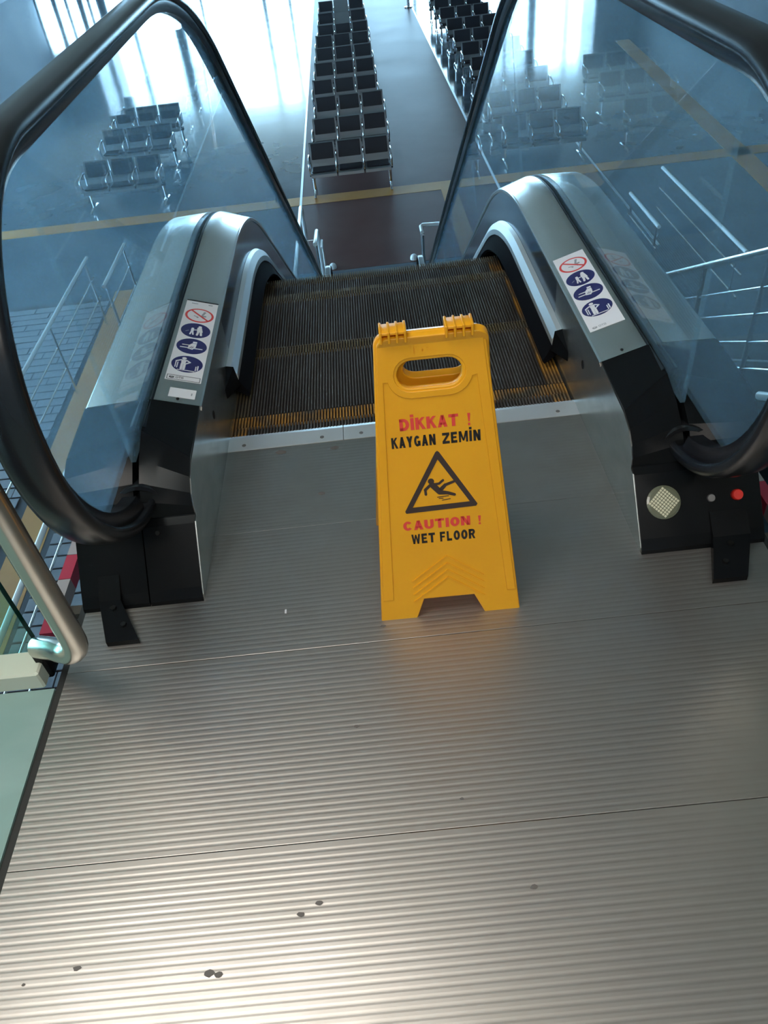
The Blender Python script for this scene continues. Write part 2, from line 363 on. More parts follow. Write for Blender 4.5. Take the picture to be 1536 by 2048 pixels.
# ================================================================ escalator
esc = thing('escalator', 'descending escalator with glass balustrades, black handrails and stainless decks', 'escalator')
A35 = radians(35); R1 = 1.05; R2 = 1.5; YS = 0.782
y_a = YS + R1 * sin(A35); z_a = -R1 * (1 - cos(A35))
inc_drop = H - R1 * (1 - cos(A35)) - R2 * (1 - cos(A35))
y_b = y_a + inc_drop / math.tan(A35); z_b = z_a - inc_drop
y_c = y_b + R2 * sin(A35); Y_END = y_c + 0.9
Linc = inc_drop / sin(A35)
def base(s):                    # arc length from y=0 -> (y, z, downward angle)
    if s <= YS: return s, 0.0, 0.0
    s -= YS
    if s <= R1 * A35: t = s / R1; return YS + R1 * sin(t), -R1 * (1 - cos(t)), t
    s -= R1 * A35
    if s <= Linc: return y_a + s * cos(A35), z_a - s * sin(A35), A35
    s -= Linc
    if s <= R2 * A35: t = A35 - s / R2; return y_c - R2 * sin(t), -H + R2 * (1 - cos(t)), t
    s -= R2 * A35
    return y_c + s, -H, 0.0
S_END = YS + R1 * A35 + Linc + R2 * A35 + 0.9
def path(s0, s1):
    out = [s0]; s = s0
    brk = [YS, YS + R1 * A35, YS + R1 * A35 + Linc, YS + R1 * A35 + Linc + R2 * A35]
    while s < s1 - 1e-6:
        curved = (brk[0] - 1e-6 <= s < brk[1] - 1e-6) or (brk[2] - 1e-6 <= s < brk[3] - 1e-6)
        step = 0.045 if curved else 0.6
        nx = min([s + step, s1] + [b for b in brk if b > s + 1e-6]); out.append(nx); s = nx
    return out
def off(s, n):
    y, z, t = base(s); return y + n * sin(t), z + n * cos(t)
def sweep(mb, sec, s0, s1, m, sx, closed=True):
    rings = []
    for s in path(s0, s1): rings.append([(sx * x, *off(s, n)) for x, n in sec])
    mb.loft(rings, m, closed, closed)

# --- comb plate and comb
ribbed_plate(-0.502, 0.502, -0.4165, -0.077).build('comb_plate', esc)
for i in range(3):
    x0 = -0.502 + i * 0.3347; x1 = x0 + 0.333
    mb = MB(); mb.prism([(-0.076, -0.006), (-0.076, 0.001), (-0.020, 0.0035), (-0.008, 0.001), (0.0, -0.006)], x0, x1, 'comb')
    k = 0
    while x0 + 0.004 + k * 0.009 < x1 - 0.004:
        xx = x0 + 0.004 + k * 0.009; mb.prism([(-0.004, -0.010), (-0.006, 0.0), (0.010, -0.010)], xx - 0.0018, xx + 0.0018, 'comb'); k += 1
    seg = mb.build('comb', esc)
    for xs in (x0 + 0.05, x1 - 0.06):
        b = MB(); b.tube([(xs, -0.055, -0.002), (xs, -0.055, 0.0028)], 0.006, 'btn_grey', 8); b.build('screw', seg)
# --- steps
def ribbed(mb, x0, x1, y0, y1, m, pitch=0.0091, depth=0.011):
    n = max(1, int(round((x1 - x0) / pitch))); p = (x1 - x0) / n
    for k in range(n):
        a = x0 + k * p
        mb.box((a, y0, -depth), (a + p * 0.46, y1, 0), m)
    mb.add([(x0, y0, -depth), (x1, y0, -depth), (x1, y1, -depth), (x0, y1, -depth)], [(0, 1, 2, 3)], 'tread_gap')
def step_meshes(L, e1='amber_worn', e2='amber', e3='amber_worn'):
    a = MB(); ribbed(a, -0.446, 0.446, -L, -0.052, 'tread')
    a.prism([(-L, -0.012), (-0.0, -0.012), (-0.004, -0.06), (-0.05, -0.21), (-L * 0.6, -0.21), (-L, -0.05)], -0.497, 0.497, 'tread_gap')
    b = MB(); ribbed(b, -0.4965, -0.4465, -L, -0.052, e1); c = MB(); ribbed(c, 0.4465, 0.4965, -L, -0.052, e2)
    d = MB(); ribbed(d, -0.4965, 0.4965, -0.051, 0.0, e3)
    # cleated riser below the nose
    n = 108
    for k in range(n):
        x = -0.4965 + k * 0.993 / n; d.box((x, -0.002, -0.10), (x + 0.0042, 0.003, -0.011), 'tread')
    return [a.mesh('tread'), b.mesh('yellow_side_edge'), c.mesh('yellow_side_edge'), d.mesh('yellow_nose_edge')]
st_full = step_meshes(0.393); st_first = step_meshes(0.125, 'amber', 'amber', 'amber')
def place_step(ms, y, z):
    o = bpy.data.objects.new('step', ms[0]); C.objects.link(o); o.parent = esc; o.location = (0, y, z - 0.004)
    for nm, me in zip(('yellow_side_edge', 'yellow_side_edge', 'yellow_nose_edge'), ms[1:]): link(nm, me, o)
place_step(st_first, 0.092, 0.0)
s = 0.092 + 0.397
while s < S_END - 0.45:
    y, z, t = base(s); place_step(st_full, y, max(z, -H + 0.004)); s += 0.397
mb = MB(); mb.box((-0.5, y_c + 0.62, -H + 0.006), (0.5, y_c + 1.9, -H + 0.02), 'plate'); mb.build('lower_landing_plate', esc)

NEW_IN = [(-0.205, 0.2445), (-0.30, 0.2405), (-0.40, 0.2345), (-0.449, 0.2185), (-0.476, 0.1945), (-0.490, 0.169), (-0.494, 0.143)]
def xz(y): return 0.0
S0, S1 = -0.205, S_END
for sx in (-1, 1):
    # balustrade: the skirt assembly carries everything else on this side
    mb = MB()
    prof = [(-0.622, 0.0), (-0.622, 0.014), (-0.510, 0.138)] + [(y, z - 0.004) for y, z in reversed(NEW_IN)] + [(0.268, 0.243), (0.268, -0.02), (-0.05, -0.02), (-0.05, 0.0)]
    mb.prism(prof, sx * 0.4970, sx * 0.4984, 'skirt')
    bal = mb.build('balustrade_skirt', esc); bal['label'] = 'pale galvanised skirt panel beside the comb'
    mb = MB(); b = mb
    b.tube([(sx * 0.4971, -0.106 if sx < 0 else -0.06, 0.150), (sx * 0.4964, -0.106 if sx < 0 else -0.06, 0.150)], 0.012, 'gasket', 14)
    b.build('skirt_plug', bal)
    mb = MB(); sweep(mb, [(0.499, 0.243), (0.5035, 0.243), (0.5035, -0.25), (0.499, -0.25)], 0.270, S1, 'skirt_dark', sx)
    mb.build('skirt_panel', bal)
    # skirt brush
    mb = MB(); sweep(mb, [(0.4985, 0.128), (0.484, 0.122), (0.470, 0.098), (0.470, 0.078), (0.4985, 0.078)], 0.175, S1 - 0.5, 'brush_base', sx); mb.build('brush_holder', bal, 30)
    mb = MB(); sweep(mb, [(0.4985, 0.0778), (0.474, 0.0778), (0.446, 0.022), (0.452, 0.014), (0.4985, 0.05)], 0.178, S1 - 0.52, 'bristle', sx); mb.build('brush_bristle', bal)
    mb = MB()
    mb.loft([[(sx * 0.4986, 0.085, 0.10), (sx * 0.4975, 0.085, 0.10), (sx * 0.4975, 0.085, 0.072), (sx * 0.4986, 0.085, 0.072)],
             [(sx * 0.4986, 0.174, 0.129), (sx * 0.476, 0.174, 0.124), (sx * 0.468, 0.174, 0.06), (sx * 0.4986, 0.174, 0.06)]], 'black'); mb.build('brush_end_cap', bal)
    # decks
    mb = MB(); sweep(mb, [(0.4955, 0.232), (0.4955, 0.2425), (0.4985, 0.2462), (0.604, 0.2795), (0.604, 0.268), (0.508, 0.235)], S0, S1, 'steel', sx); mb.build('inner_deck', bal, 40)
    mb = MB(); sweep(mb, [(0.4935, 0.238), (0.4935, 0.2436), (0.4953, 0.2455), (0.4985, 0.2466), (0.4985, 0.2440), (0.4956, 0.238)], S0, S1, 'steel_hi', sx); mb.build('deck_edge_trim', bal, 40)
    mb = MB(); sweep(mb, [(0.6425, 0.268), (0.6425, 0.2820), (0.770, 0.2765), (0.776, 0.2715), (0.776, 0.20), (0.771, 0.20)], S0, S1, 'steel', sx); mb.build('outer_deck', bal, 40)
    mb = MB(); sweep(mb, [(0.604, 0.274), (0.609, 0.281), (0.6135, 0.279), (0.6135, 0.25), (0.604, 0.25)], S0 - 0.11, S1, 'gasket', sx)
    sweep(mb, [(0.6265, 0.25), (0.6265, 0.280), (0.634, 0.283), (0.6424, 0.278), (0.6424, 0.25)], S0 - 0.11, S1, 'gasket', sx); mb.build('glass_gasket', bal)
    mb = MB(); sweep(mb, [(0.776, 0.1995), (0.782, 0.1995), (0.782, -0.85), (0.776, -0.85)], -0.62 + 0.2, S1, 'clad', sx); mb.build('side_cladding', bal)
    # glass panes
    CY, CZ, RR = -0.42, 0.565, 0.353
    joints = [-0.42, 1.30, 2.70, 4.10, 5.50, 6.90, S1 - 0.2]
    for i in range(len(joints) - 1):
        mb = MB(); g0 = joints[i] + (0 if i == 0 else 0.002); g1 = joints[i + 1] - 0.002
        rings = []
        for s in path(g0, g1): rings.append([(sx * 0.6145, *off(s, 0.255)), (sx * 0.6145, *off(s, 0.918)), (sx * 0.6255, *off(s, 0.918)), (sx * 0.6255, *off(s, 0.255))])
        mb.loft(rings, 'glass')
        if i == 0:
            arc = [radians(90 + 10 * k) for k in range(0, 15)]
            outer = [(CY + RR * cos(a), CZ + RR * sin(a)) for a in arc]
            inner = [(CY, max(0.255, min(0.918, p[1]))) for p in outer]
            outer = [(p[0], max(0.255, p[1])) for p in outer]
            for xx in (0.6145, 0.6255):
                mb.add([(sx * xx, *p) for p in outer] + [(sx * xx, *p) for p in inner], [(k, k + 1, k + 16, k + 15) for k in range(14)], 'glass')
            mb.add([(sx * 0.6145, *p) for p in outer] + [(sx * 0.6255, *p) for p in outer], [(k, k + 1, k + 16, k + 15) for k in range(14)], 'glass')
        mb.build('glass_pane', bal)
    # handrail loop
    pts = []
    RC = 0.39
    for k in range(0, 41): a = radians(278 - k * 188 / 40); pts.append((CY + RC * cos(a), CZ + RC * sin(a), a))
    rail = [(p[0], p[1], (cos(p[2]), sin(p[2]))) for p in pts]
    for s in path(-0.35, S1 - 0.35):
        y, z, t = base(s); rail.append((y + 0.955 * sin(t), z + 0.955 * cos(t), (sin(t), cos(t))))
    ye, ze = rail[-1][0], rail[-1][1] - 0.39
    for k in range(1, 25): a = radians(90 - k * 180 / 24); rail.append((ye + 0.39 * cos(a), ze + 0.39 * sin(a), (cos(a), sin(a))))
    sec = [(-0.040, -0.006), (-0.040, 0.003), (-0.036, 0.011), (-0.026, 0.0155), (0.0, 0.0175), (0.026, 0.0155), (0.036, 0.011), (0.040, 0.003), (0.040, -0.006), (0.036, -0.012), (0.027, -0.0135), (0.025, -0.006), (-0.025, -0.006), (-0.027, -0.0135), (-0.036, -0.012)]
    mb = MB(); mb.loft([[(sx * 0.62 + x, y + nn[0] * n, z + nn[1] * n) for x, n in sec] for y, z, nn in rail], 'rubber'); mb.build('handrail', bal, 60)
    g = [r for r in rail[5:-6]]
    sec2 = [(-0.026, -0.006), (0.026, -0.006), (0.026, -0.022), (0.016, -0.044), (-0.016, -0.044), (-0.026, -0.022)]
    mb = MB(); mb.loft([[(sx * 0.62 + x, y + nn[0] * n, z + nn[1] * n) for x, n in sec2] for y, z, nn in g], 'black_gloss'); mb.build('handrail_guide', bal, 40)
    # newel cover: black moulding that closes the deck in front
    def cover(xa, xb, inner):
        mb = MB(); n = 7; rows = []
        prf_e = [(-0.206, 0.0), (-0.30, -0.004), (-0.40, -0.009), (-0.450, -0.026), (-0.478, -0.050), (-0.493, -0.076), (-0.497, -0.105)]
        prf_c = [(-0.206, 0.0), (-0.27, -0.003), (-0.330, -0.005), (-0.405, -0.032), (-0.455, -0.062), (-0.484, -0.092), (-0.497, -0.130)]
        zt = (lambda x: 0.2455 + (x - 0.497) * 0.315) if inner else (lambda x: 0.2815 - (x - 0.64) * 0.045)
        for j in range(n):
            u = j / (n - 1); x = xa + (xb - xa) * u
            w = u if inner else 1 - u
            ring = []
            for (ye_, ze_), (yc_, zc_) in zip(prf_e, prf_c):
                zz = zt(x) + ze_ * (1 - w) + zc_ * w
                ring.append((sx * x, ye_ * (1 - w) + yc_ * w, zz))
            ring += [(sx * x, -0.488, 0.14), (sx * x, -0.206, 0.14)]
            rows.append(ring)
        mb.loft(rows, 'black'); return mb
    nc = cover(0.4985, 0.6125, True).build('newel_cover', bal, 14); cover(0.6275, 0.7755, False).build('newel_cover', bal, 14)
    # lower front plate of the newel
    for xa, xb in ((0.4985, 0.6185), (0.6215, 0.7745)) if sx < 0 else ((0.4985, 0.7745),):
        mb = MB(); mb.prism([(-0.486, 0.139), (-0.492, 0.150), (-0.500, 0.149), (-0.515, 0.138), (-0.612, 0.030), (-0.628, 0.010), (-0.630, 0.0), (-0.50, 0.0)], *sorted((sx * xa, sx * xb)), 'black'); npl = mb.build('newel_front_plate', bal)
    mb = MB(); mb.box(*[tuple(v) for v in zip(*[sorted(p) for p in ((sx * 0.505, sx * 0.77), (-0.49, -0.21), (0.001, 0.139))])], 'gasket'); mb.build('newel_core', bal)
    # handrail inlet boot
    mb = MB(); ring = []
    for k in range(9):
        a = radians(262 - k * 3.0)
    a0 = radians(263)
    c0 = Vector((sx * 0.62, CY + RC * cos(a0) - 0.0, CZ + RC * sin(a0))); tdir = Vector((0, sin(a0), -cos(a0)))
    tdir = Vector((0, -0.92, 0.38)).normalized(); e1 = Vector((1, 0, 0)); e2 = tdir.cross(e1)
    def rg(d, rx, ry): return [c0 + tdir * d + e1 * rx * cos(2 * pi * k / 24) + e2 * ry * sin(2 * pi * k / 24) for k in range(24)]
    mb.loft([rg(-0.05, 0.060, 0.046), rg(0.006, 0.058, 0.044), rg(0.014, 0.054, 0.040), rg(0.014, 0.047, 0.031), rg(0.0, 0.045, 0.027)], 'black_gloss', True, False)
    mb.build('handrail_inlet', bal, 40)
    # wedge bracket on the floor in front of the newel
    w0, w1 = (0.682, 0.731) if sx < 0 else (0.655, 0.738); v0, v1 = (0.626, 0.698) if sx < 0 else (0.618, 0.692)
    mb = MB(); mb.loft([[(sx * w0, -0.585, 0.0), (sx * w0, -0.585, 0.068), (sx * w1, -0.585, 0.068), (sx * w1, -0.585, 0.0)],
                        [(sx * w0, -0.628, 0.0), (sx * w0, -0.628, 0.030), (sx * w1, -0.628, 0.030), (sx * w1, -0.628, 0.0)],
                        [(sx * v0, -0.735, 0.0), (sx * v0, -0.735, 0.014), (sx * v1, -0.735, 0.014), (sx * v1, -0.735, 0.0)]], 'black'); fb = mb.build('floor_bracket', bal)
    for (bx, by, bz) in ((0.5 * (w0 + w1) - 0.012, -0.650, 0.029), (0.5 * (v0 + v1) + 0.003, -0.695, 0.022)):
        b = MB(); b.tube([(sx * bx, by, bz - 0.01), (sx * bx, by, bz + 0.003)], 0.007, 'gasket', 6); fo = b.build('bolt', fb)
    # hazard edge outside the cladding
    ys = -0.59; k = 0
    while ys < 1.6:
        mb = MB(); a, b_ = sorted((sx * 0.900, sx * 0.932)); mb.box((a, ys, -0.14), (b_, ys + 0.088, -0.10), 'haz_red' if k % 2 == 0 else 'haz_white'); mb.build('hazard_block', bal); ys += 0.09; k += 1
    for yy in (-0.5, 0.3, 1.1):
        mb = MB(); a, b_ = sorted((sx * 0.782, sx * 0.93)); mb.box((a, yy, -0.16), (b_, yy + 0.03, -0.141), 'clad'); mb.build('hazard_bracket', bal)
    # screws on the deck end
    b = MB(); b.tube([(sx * 0.551, -0.188, 0.258), (sx * 0.551, -0.188, 0.2643)], 0.004, 'gasket', 8); b.build('screw', bal)

# right newel controls
def on_plate(x, t, d=0.0):          # point on the sloping front plate (t = 0 top .. 1 bottom)
    y = -0.515 + (-0.612 + 0.515) * t; z = 0.138 + (0.030 - 0.138) * t
    n = Vector((0, -0.108, 0.097)).normalized()      # outward normal
    return Vector((x, y, z)) + Vector((0, n.y, n.z)) * d
PN = Vector((0, -0.108, 0.097)).normalized(); PT = Vector((0, 0.097, 0.108)).normalized()
def disc(mb, c, r, d0, d1, m, n=20, rx=1.0):
    rings = [[c + PN * d + Vector((1, 0, 0)) * rr * rx * cos(2 * pi * k / n) + PT * rr * sin(2 * pi * k / n) for k in range(n)] for d, rr in ((d0, r), (d1 * 0.7, r), (d1, r * 0.86))]
    mb.loft(rings, m)
mb = MB(); c = on_plate(0.557, 0.46); disc(mb, c, 0.038, -0.004, 0.004, 'lens', 28); lens = mb.build('sensor_lens', esc); lens['label'] = 'round sensor window with pale square cells'
cell = MB(); cell.box((-0.0024, -0.0024, 0), (0.0024, 0.0024, 0.0012), 'lens_cell'); cme = cell.mesh('lens_cell')
for i in range(8):
    for j in range(8):
        u, v = (i - 3.5) * 0.0062, (j - 3.5) * 0.0062
        uu, vv = (u - v) * 0.72 , (u + v) * 0.72
        if uu * uu + vv * vv < 0.034 ** 2:
            p = c + Vector((1, 0, 0)) * uu + PT * vv + PN * 0.004
            o = link('lens_cell', cme, lens); o.matrix_local = Matrix.Translation(p) @ Matrix((Vector((1, 0, 0)), PT, PN)).transposed().to_4x4() @ Matrix.Rotation(pi / 4, 4, 'Z')
mb = MB(); disc(mb, on_plate(0.663, 0.47), 0.009, -0.002, 0.006, 'btn_grey'); mb.build('key_switch', esc)
mb = MB(); disc(mb, on_plate(0.720, 0.46), 0.0125, -0.002, 0.012, 'btn_red'); o = mb.build('stop_button', esc); o['label'] = 'red emergency stop button'
mb = MB(); disc(mb, on_plate(-0.585, 0.10), 0.006, -0.002, 0.004, 'gasket'); mb.build('screw', esc)

# --- safety stickers on the inner decks
SL = Vector((0, 0, 0))
def deck_frame(sx, y):
    ax = Vector((sx * 0.1055, 0, 0.0333)).normalized() * sx     # +u to the right in the picture
    return ax
def circle(cx, cy, r, n=28, ry=None): return [(cx + r * cos(2 * pi * k / n), cy + (ry or r) * sin(2 * pi * k / n)) for k in range(n)]
def capsule(a, b, r0, r1=None, n=6):
    r1 = r0 if r1 is None else r1; ang = math.atan2(b[1] - a[1], b[0] - a[0])
    return [(b[0] + r1 * cos(ang - pi / 2 + pi * k / n), b[1] + r1 * sin(ang - pi / 2 + pi * k / n)) for k in range(n + 1)] + \
           [(a[0] + r0 * cos(ang + pi / 2 + pi * k / n), a[1] + r0 * sin(ang + pi / 2 + pi * k / n)) for k in range(n + 1)]
def rect(x0, y0, x1, y1): return [(x0, y0), (x1, y0), (x1, y1), (x0, y1)]
class Decal:
    def __init__(s, T): s.T = T
    def part(s, name, shapes, parent, thick=0.0003):
        mb = MB()
        for lv, poly, m in shapes:
            n = len(poly); z = lv * thick
            vs = [s.T @ Vector((p[0], p[1], z)) for p in poly] + [s.T @ Vector((p[0], p[1], max(0, z - thick))) for p in poly]
            mb.add(vs, [tuple(range(n))] + [(i, i + n, (i + 1) % n + n, (i + 1) % n) for i in range(n)], m)
        return mb.build(name, parent)
def ring_shapes(lv, cx, cy, r, w, m, m_in):
    return [(lv, circle(cx, cy, r), m), (lv + 1, circle(cx, cy, r - w), m_in)]
def sticker(sx, ytop, ybot, ics, header, box):
    xc = sx * 0.5495
    ux = Vector((1, 0, sx * 0.3156)).normalized(); uy = Vector((0, 1, 0)); un = ux.cross(uy)
    T = Matrix((ux, uy, un)).transposed().to_4x4(); T.translation = (xc, 0, 0.2455 + (0.5495 - 0.497) * 0.3156 + 0.0006)
    D = Decal(T); w = 0.0455
    sh = [(1, rect(-w, ybot, w, ytop), 's_white')]
    if header: sh += [(2, rect(-w, ytop - 0.007, w, ytop), 's_black'), (2, rect(0.018, ytop - 0.021, 0.030, ytop - 0.016), 's_grey'), (2, rect(-0.03, ytop - 0.022, -0.012, ytop - 0.018), 's_grey')]
    root = D.part('safety_sticker', sh, esc)
    root['label'] = 'white safety sticker with round pictograms on the %s deck' % ('left' if sx < 0 else 'right')
    r = 0.0405
    y = ics[0]; d = []
    d += ring_shapes(2, 0, y, r, 0.0065, 's_red', 's_white')
    d += [(4, capsule((0.006, y - 0.004), (0.016, y - 0.002), 0.004), 's_grey'), (4, capsule((0.008, y + 0.003), (0.012, y + 0.016), 0.003), 's_grey'), (4, circle(0.013, y + 0.02, 0.004, 10), 's_grey'), (4, circle(-0.004, y - 0.013, 0.003, 10), 's_grey'), (4, circle(0.012, y - 0.013, 0.003, 10), 's_grey'), (4, capsule((-0.014, y - 0.006), (-0.004, y - 0.01), 0.0015), 's_grey'),
          (5, capsule((-0.025, y + 0.025), (0.025, y - 0.025), 0.0028), 's_red')]
    D.part('pictogram', d, root)
    y = ics[1]; d = [(2, circle(0, y, r), 's_blue')]
    d += [(3, circle(0.010, y + 0.022, 0.005, 12), 's_white'), (3, [(0.003, y + 0.017), (0.015, y + 0.018), (0.020, y - 0.006), (0.004, y - 0.008)], 's_white'), (3, capsule((0.008, y - 0.006), (0.006, y - 0.024), 0.003), 's_white'), (3, capsule((0.015, y - 0.006), (0.017, y - 0.023), 0.003), 's_white'),
          (3, circle(-0.009, y + 0.009, 0.004, 12), 's_white'), (3, capsule((-0.009, y + 0.003), (-0.009, y - 0.009), 0.0042, 0.0035), 's_white'), (3, capsule((-0.011, y - 0.01), (-0.013, y - 0.023), 0.0022), 's_white'), (3, capsule((-0.007, y - 0.01), (-0.005, y - 0.023), 0.0022), 's_white'), (3, capsule((-0.006, y + 0.002), (0.006, y + 0.004), 0.0018), 's_white'), (3, capsule((-0.026, y - 0.010), (-0.019, y - 0.004), 0.0012), 's_grey')]
    D.part('pictogram', d, root)
    y = ics[2]; d = [(2, circle(0, y, r), 's_blue')]
    d += [(3, rect(-0.030, y - 0.012, 0.030, y - 0.008), 's_white'), (3, rect(-0.026, y + 0.002, -0.004, y + 0.0055), 's_white'), (3, [(-0.010, y - 0.014), (0.004, y - 0.018), (0.011, y - 0.004), (0.012, y + 0.014), (0.000, y + 0.015), (-0.008, y + 0.004)], 's_white'), (3, rect(0.001, y + 0.017, 0.012, y + 0.025), 's_white'), (4, capsule((-0.004, y - 0.010), (0.001, y - 0.002), 0.0008), 's_blue'), (4, capsule((0.001, y - 0.011), (0.005, y - 0.003), 0.0008), 's_blue')]
    D.part('pictogram', d, root)
    y = ics[3]; d = [(2, circle(0, y, r), 's_blue')]
    d += [(3, circle(-0.010, y + 0.026, 0.006, 12), 's_white'), (3, [(-0.017, y + 0.019), (-0.003, y + 0.019), (-0.005, y - 0.002), (-0.015, y - 0.002)], 's_white'), (3, capsule((-0.013, y - 0.002), (-0.013, y - 0.026), 0.0032), 's_white'), (3, capsule((-0.006, y - 0.002), (-0.006, y - 0.026), 0.0032), 's_white'), (3, capsule((-0.017, y + 0.017), (-0.029, y + 0.009), 0.0022), 's_white'), (3, capsule((-0.003, y + 0.017), (0.007, y + 0.009), 0.0022), 's_white'), (3, capsule((0.007, y + 0.009), (-0.003, y + 0.0), 0.002), 's_white'),
          (3, capsule((-0.029, y + 0.006), (-0.029, y - 0.020), 0.0013), 's_white'), (3, capsule((-0.024, y + 0.004), (-0.024, y - 0.022), 0.0013), 's_white'), (3, capsule((0.029, y - 0.004), (0.029, y - 0.024), 0.0016), 's_white'), (3, capsule((0.024, y - 0.008), (0.024, y - 0.028), 0.0013), 's_white'), (3, rect(-0.022, y - 0.033, 0.022, y - 0.030), 's_white')]
    D.part('pictogram', d, root)
    ink = 's_black' if box else 's_grey'
    d = []
    if box:
        a, b, lw = ybot + 0.003, ybot + 0.024, 0.0016
        d += [(2, rect(-0.042, a, 0.042, a + lw), ink), (2, rect(-0.042, b - lw, 0.042, b), ink), (2, rect(-0.042, a, -0.042 + lw, b), ink), (2, rect(0.042 - lw, a, 0.042, b), ink)]
    yy = ybot + 0.0135
    d += [(2, circle(-0.030, yy, 0.0065, 16, 0.005), ink), (3, circle(-0.029, yy + 0.0008, 0.004, 14, 0.0025), 's_white'), (4, rect(-0.031, yy - 0.001, -0.024, yy + 0.001), ink)]
    lg = D.part('maker_logo', d, root)
    vs, fs = text_mesh('OTIS', 's_black', 0.02); mnx = min(v.x for v in vs); mxx = max(v.x for v in vs); mxy = max(v.y for v in vs)
    mb = MB(); mb.add([T @ Vector((-0.020 + (v.x - mnx) / (mxx - mnx) * 0.020, yy - 0.004 + v.y / mxy * 0.0085, 0.0009)) for v in vs], fs, ink); mb.build('maker_name', root)
    return D, root
DL, _ = sticker(-1, 0.332, -0.108, (0.243, 0.155, 0.068, -0.025), True, True)
sticker(1, 0.368, -0.068, (0.300, 0.213, 0.126, 0.034), False, False)
lb = DL.part('small_label', [(1, rect(-0.026, -0.182, 0.039, -0.142), 's_white'), (2, rect(0.028, -0.168, 0.031, -0.158), 's_grey')], esc)
lb['label'] = 'small white label below the pictograms'

# ================================================================ wet floor sign
sign = thing('wet_floor_sign', 'yellow folding wet floor sign standing before the escalator comb', 'sign', (0.0517, -0.745, 0.0))
sign.rotation_euler = (0, 0, math.atan2(-0.0035, 0.2949))
KF = math.asin(0.155 / 0.61)
def panel_T(front):
    if front: return Matrix.Rotation(pi / 2 - KF, 4, 'X')
    t = Matrix.Translation((0, 0.322, 0)) @ Matrix.Rotation(pi, 4, 'Z') @ Matrix.Rotation(pi / 2 - KF, 4, 'X')
    return t
def rr(cx, cy, r, a0, a1, n=6): return [(cx + r * cos(radians(a0 + (a1 - a0) * k / n)), cy + r * sin(radians(a0 + (a1 - a0) * k / n))) for k in range(n + 1)]
outline = [(-0.147, 0.0), (-0.073, 0.0), (-0.055, 0.048), (0.055, 0.048), (0.076, 0.0), (0.147, 0.0)] + rr(0.076, 0.595, 0.021, 8, 90) + rr(-0.081, 0.595, 0.021, 90, 172)
hole = rr(0.028, 0.539, 0.0285, -90, 90, 10) + rr(-0.041, 0.539, 0.0285, 90, 270, 10)
recess = [(-0.111, 0.160), (0.115, 0.160), (0.081, 0.53), (0.070, 0.528)] + rr(0.028, 0.539, 0.044, -12, -90, 8) + rr(-0.041, 0.539, 0.044, -90, -168, 8) + [(-0.094, 0.53)]
def sign_panel(front):
    T = panel_T(front); mb = MB()
    vs, fs = curve_mesh([outline, hole], 0.007, 0.0025)
    mb.add([T @ (v + Vector((0, 0, -0.0105))) for v in vs], fs, 'yellow')
    rim_o = [(-0.1395, 0.052)] + rr(-0.079, 0.592, 0.019, 172, 90) + rr(0.074, 0.592, 0.019, 90, 8) + [(0.1395, 0.052), (0.124, 0.052)] + recess[2:] + [(-0.119, 0.052)]
    hole2 = rr(0.028, 0.539, 0.033, -90, 90, 10) + rr(-0.041, 0.539, 0.033, 90, 270, 10)
    vs, fs = curve_mesh([rim_o, hole2], 0.0006, 0.0014)
    mb.add([T @ (v + Vector((0, 0, -0.0008))) for v in vs], fs, 'yellow')
    return mb.build('front_panel' if front else 'back_panel', sign, 35), T
fp, TF = sign_panel(True); bpn, TB = sign_panel(False)
ZF = 0.0001 - 0.001          # face of the recessed field
def prt(name, shapes, parent=fp):
    mb = MB()
    for poly, m, dz in shapes:
        n = len(poly); mb.add([TF @ Vector((p[0], p[1], ZF + 0.0004 + dz)) for p in poly] + [TF @ Vector((p[0], p[1], ZF - 0.0006)) for p in poly], [tuple(range(n))] + [(i, i + n, (i + 1) % n + n, (i + 1) % n) for i in range(n)], m)
    return mb.build(name, parent)
def _arc(cx, cy, rx, ry, tx, ty, a0, a1, n=10):
    out = []
    for k in range(n):
        p = [radians(a0 + (a1 - a0) * q / n) for q in (k, k + 1)]
        out.append([(cx + rx * cos(p[0]), cy + ry * sin(p[0])), (cx + rx * cos(p[1]), cy + ry * sin(p[1])), (cx + (rx - tx) * cos(p[1]), cy + (ry - ty) * sin(p[1])), (cx + (rx - tx) * cos(p[0]), cy + (ry - ty) * sin(p[0]))])
    return out
def _bar(x0, y0, x1, y1): return [(x0, y0), (x1, y0), (x1, y1), (x0, y1)]
def _dia(x0, x1, w, y0=0.0, y1=1.0): return [(x0, y0), (x0 + w, y0), (x1 + w, y1), (x1, y1)]
TX, TY = 0.36, 0.24
_lb = _bar(0, 0, TX, 1)
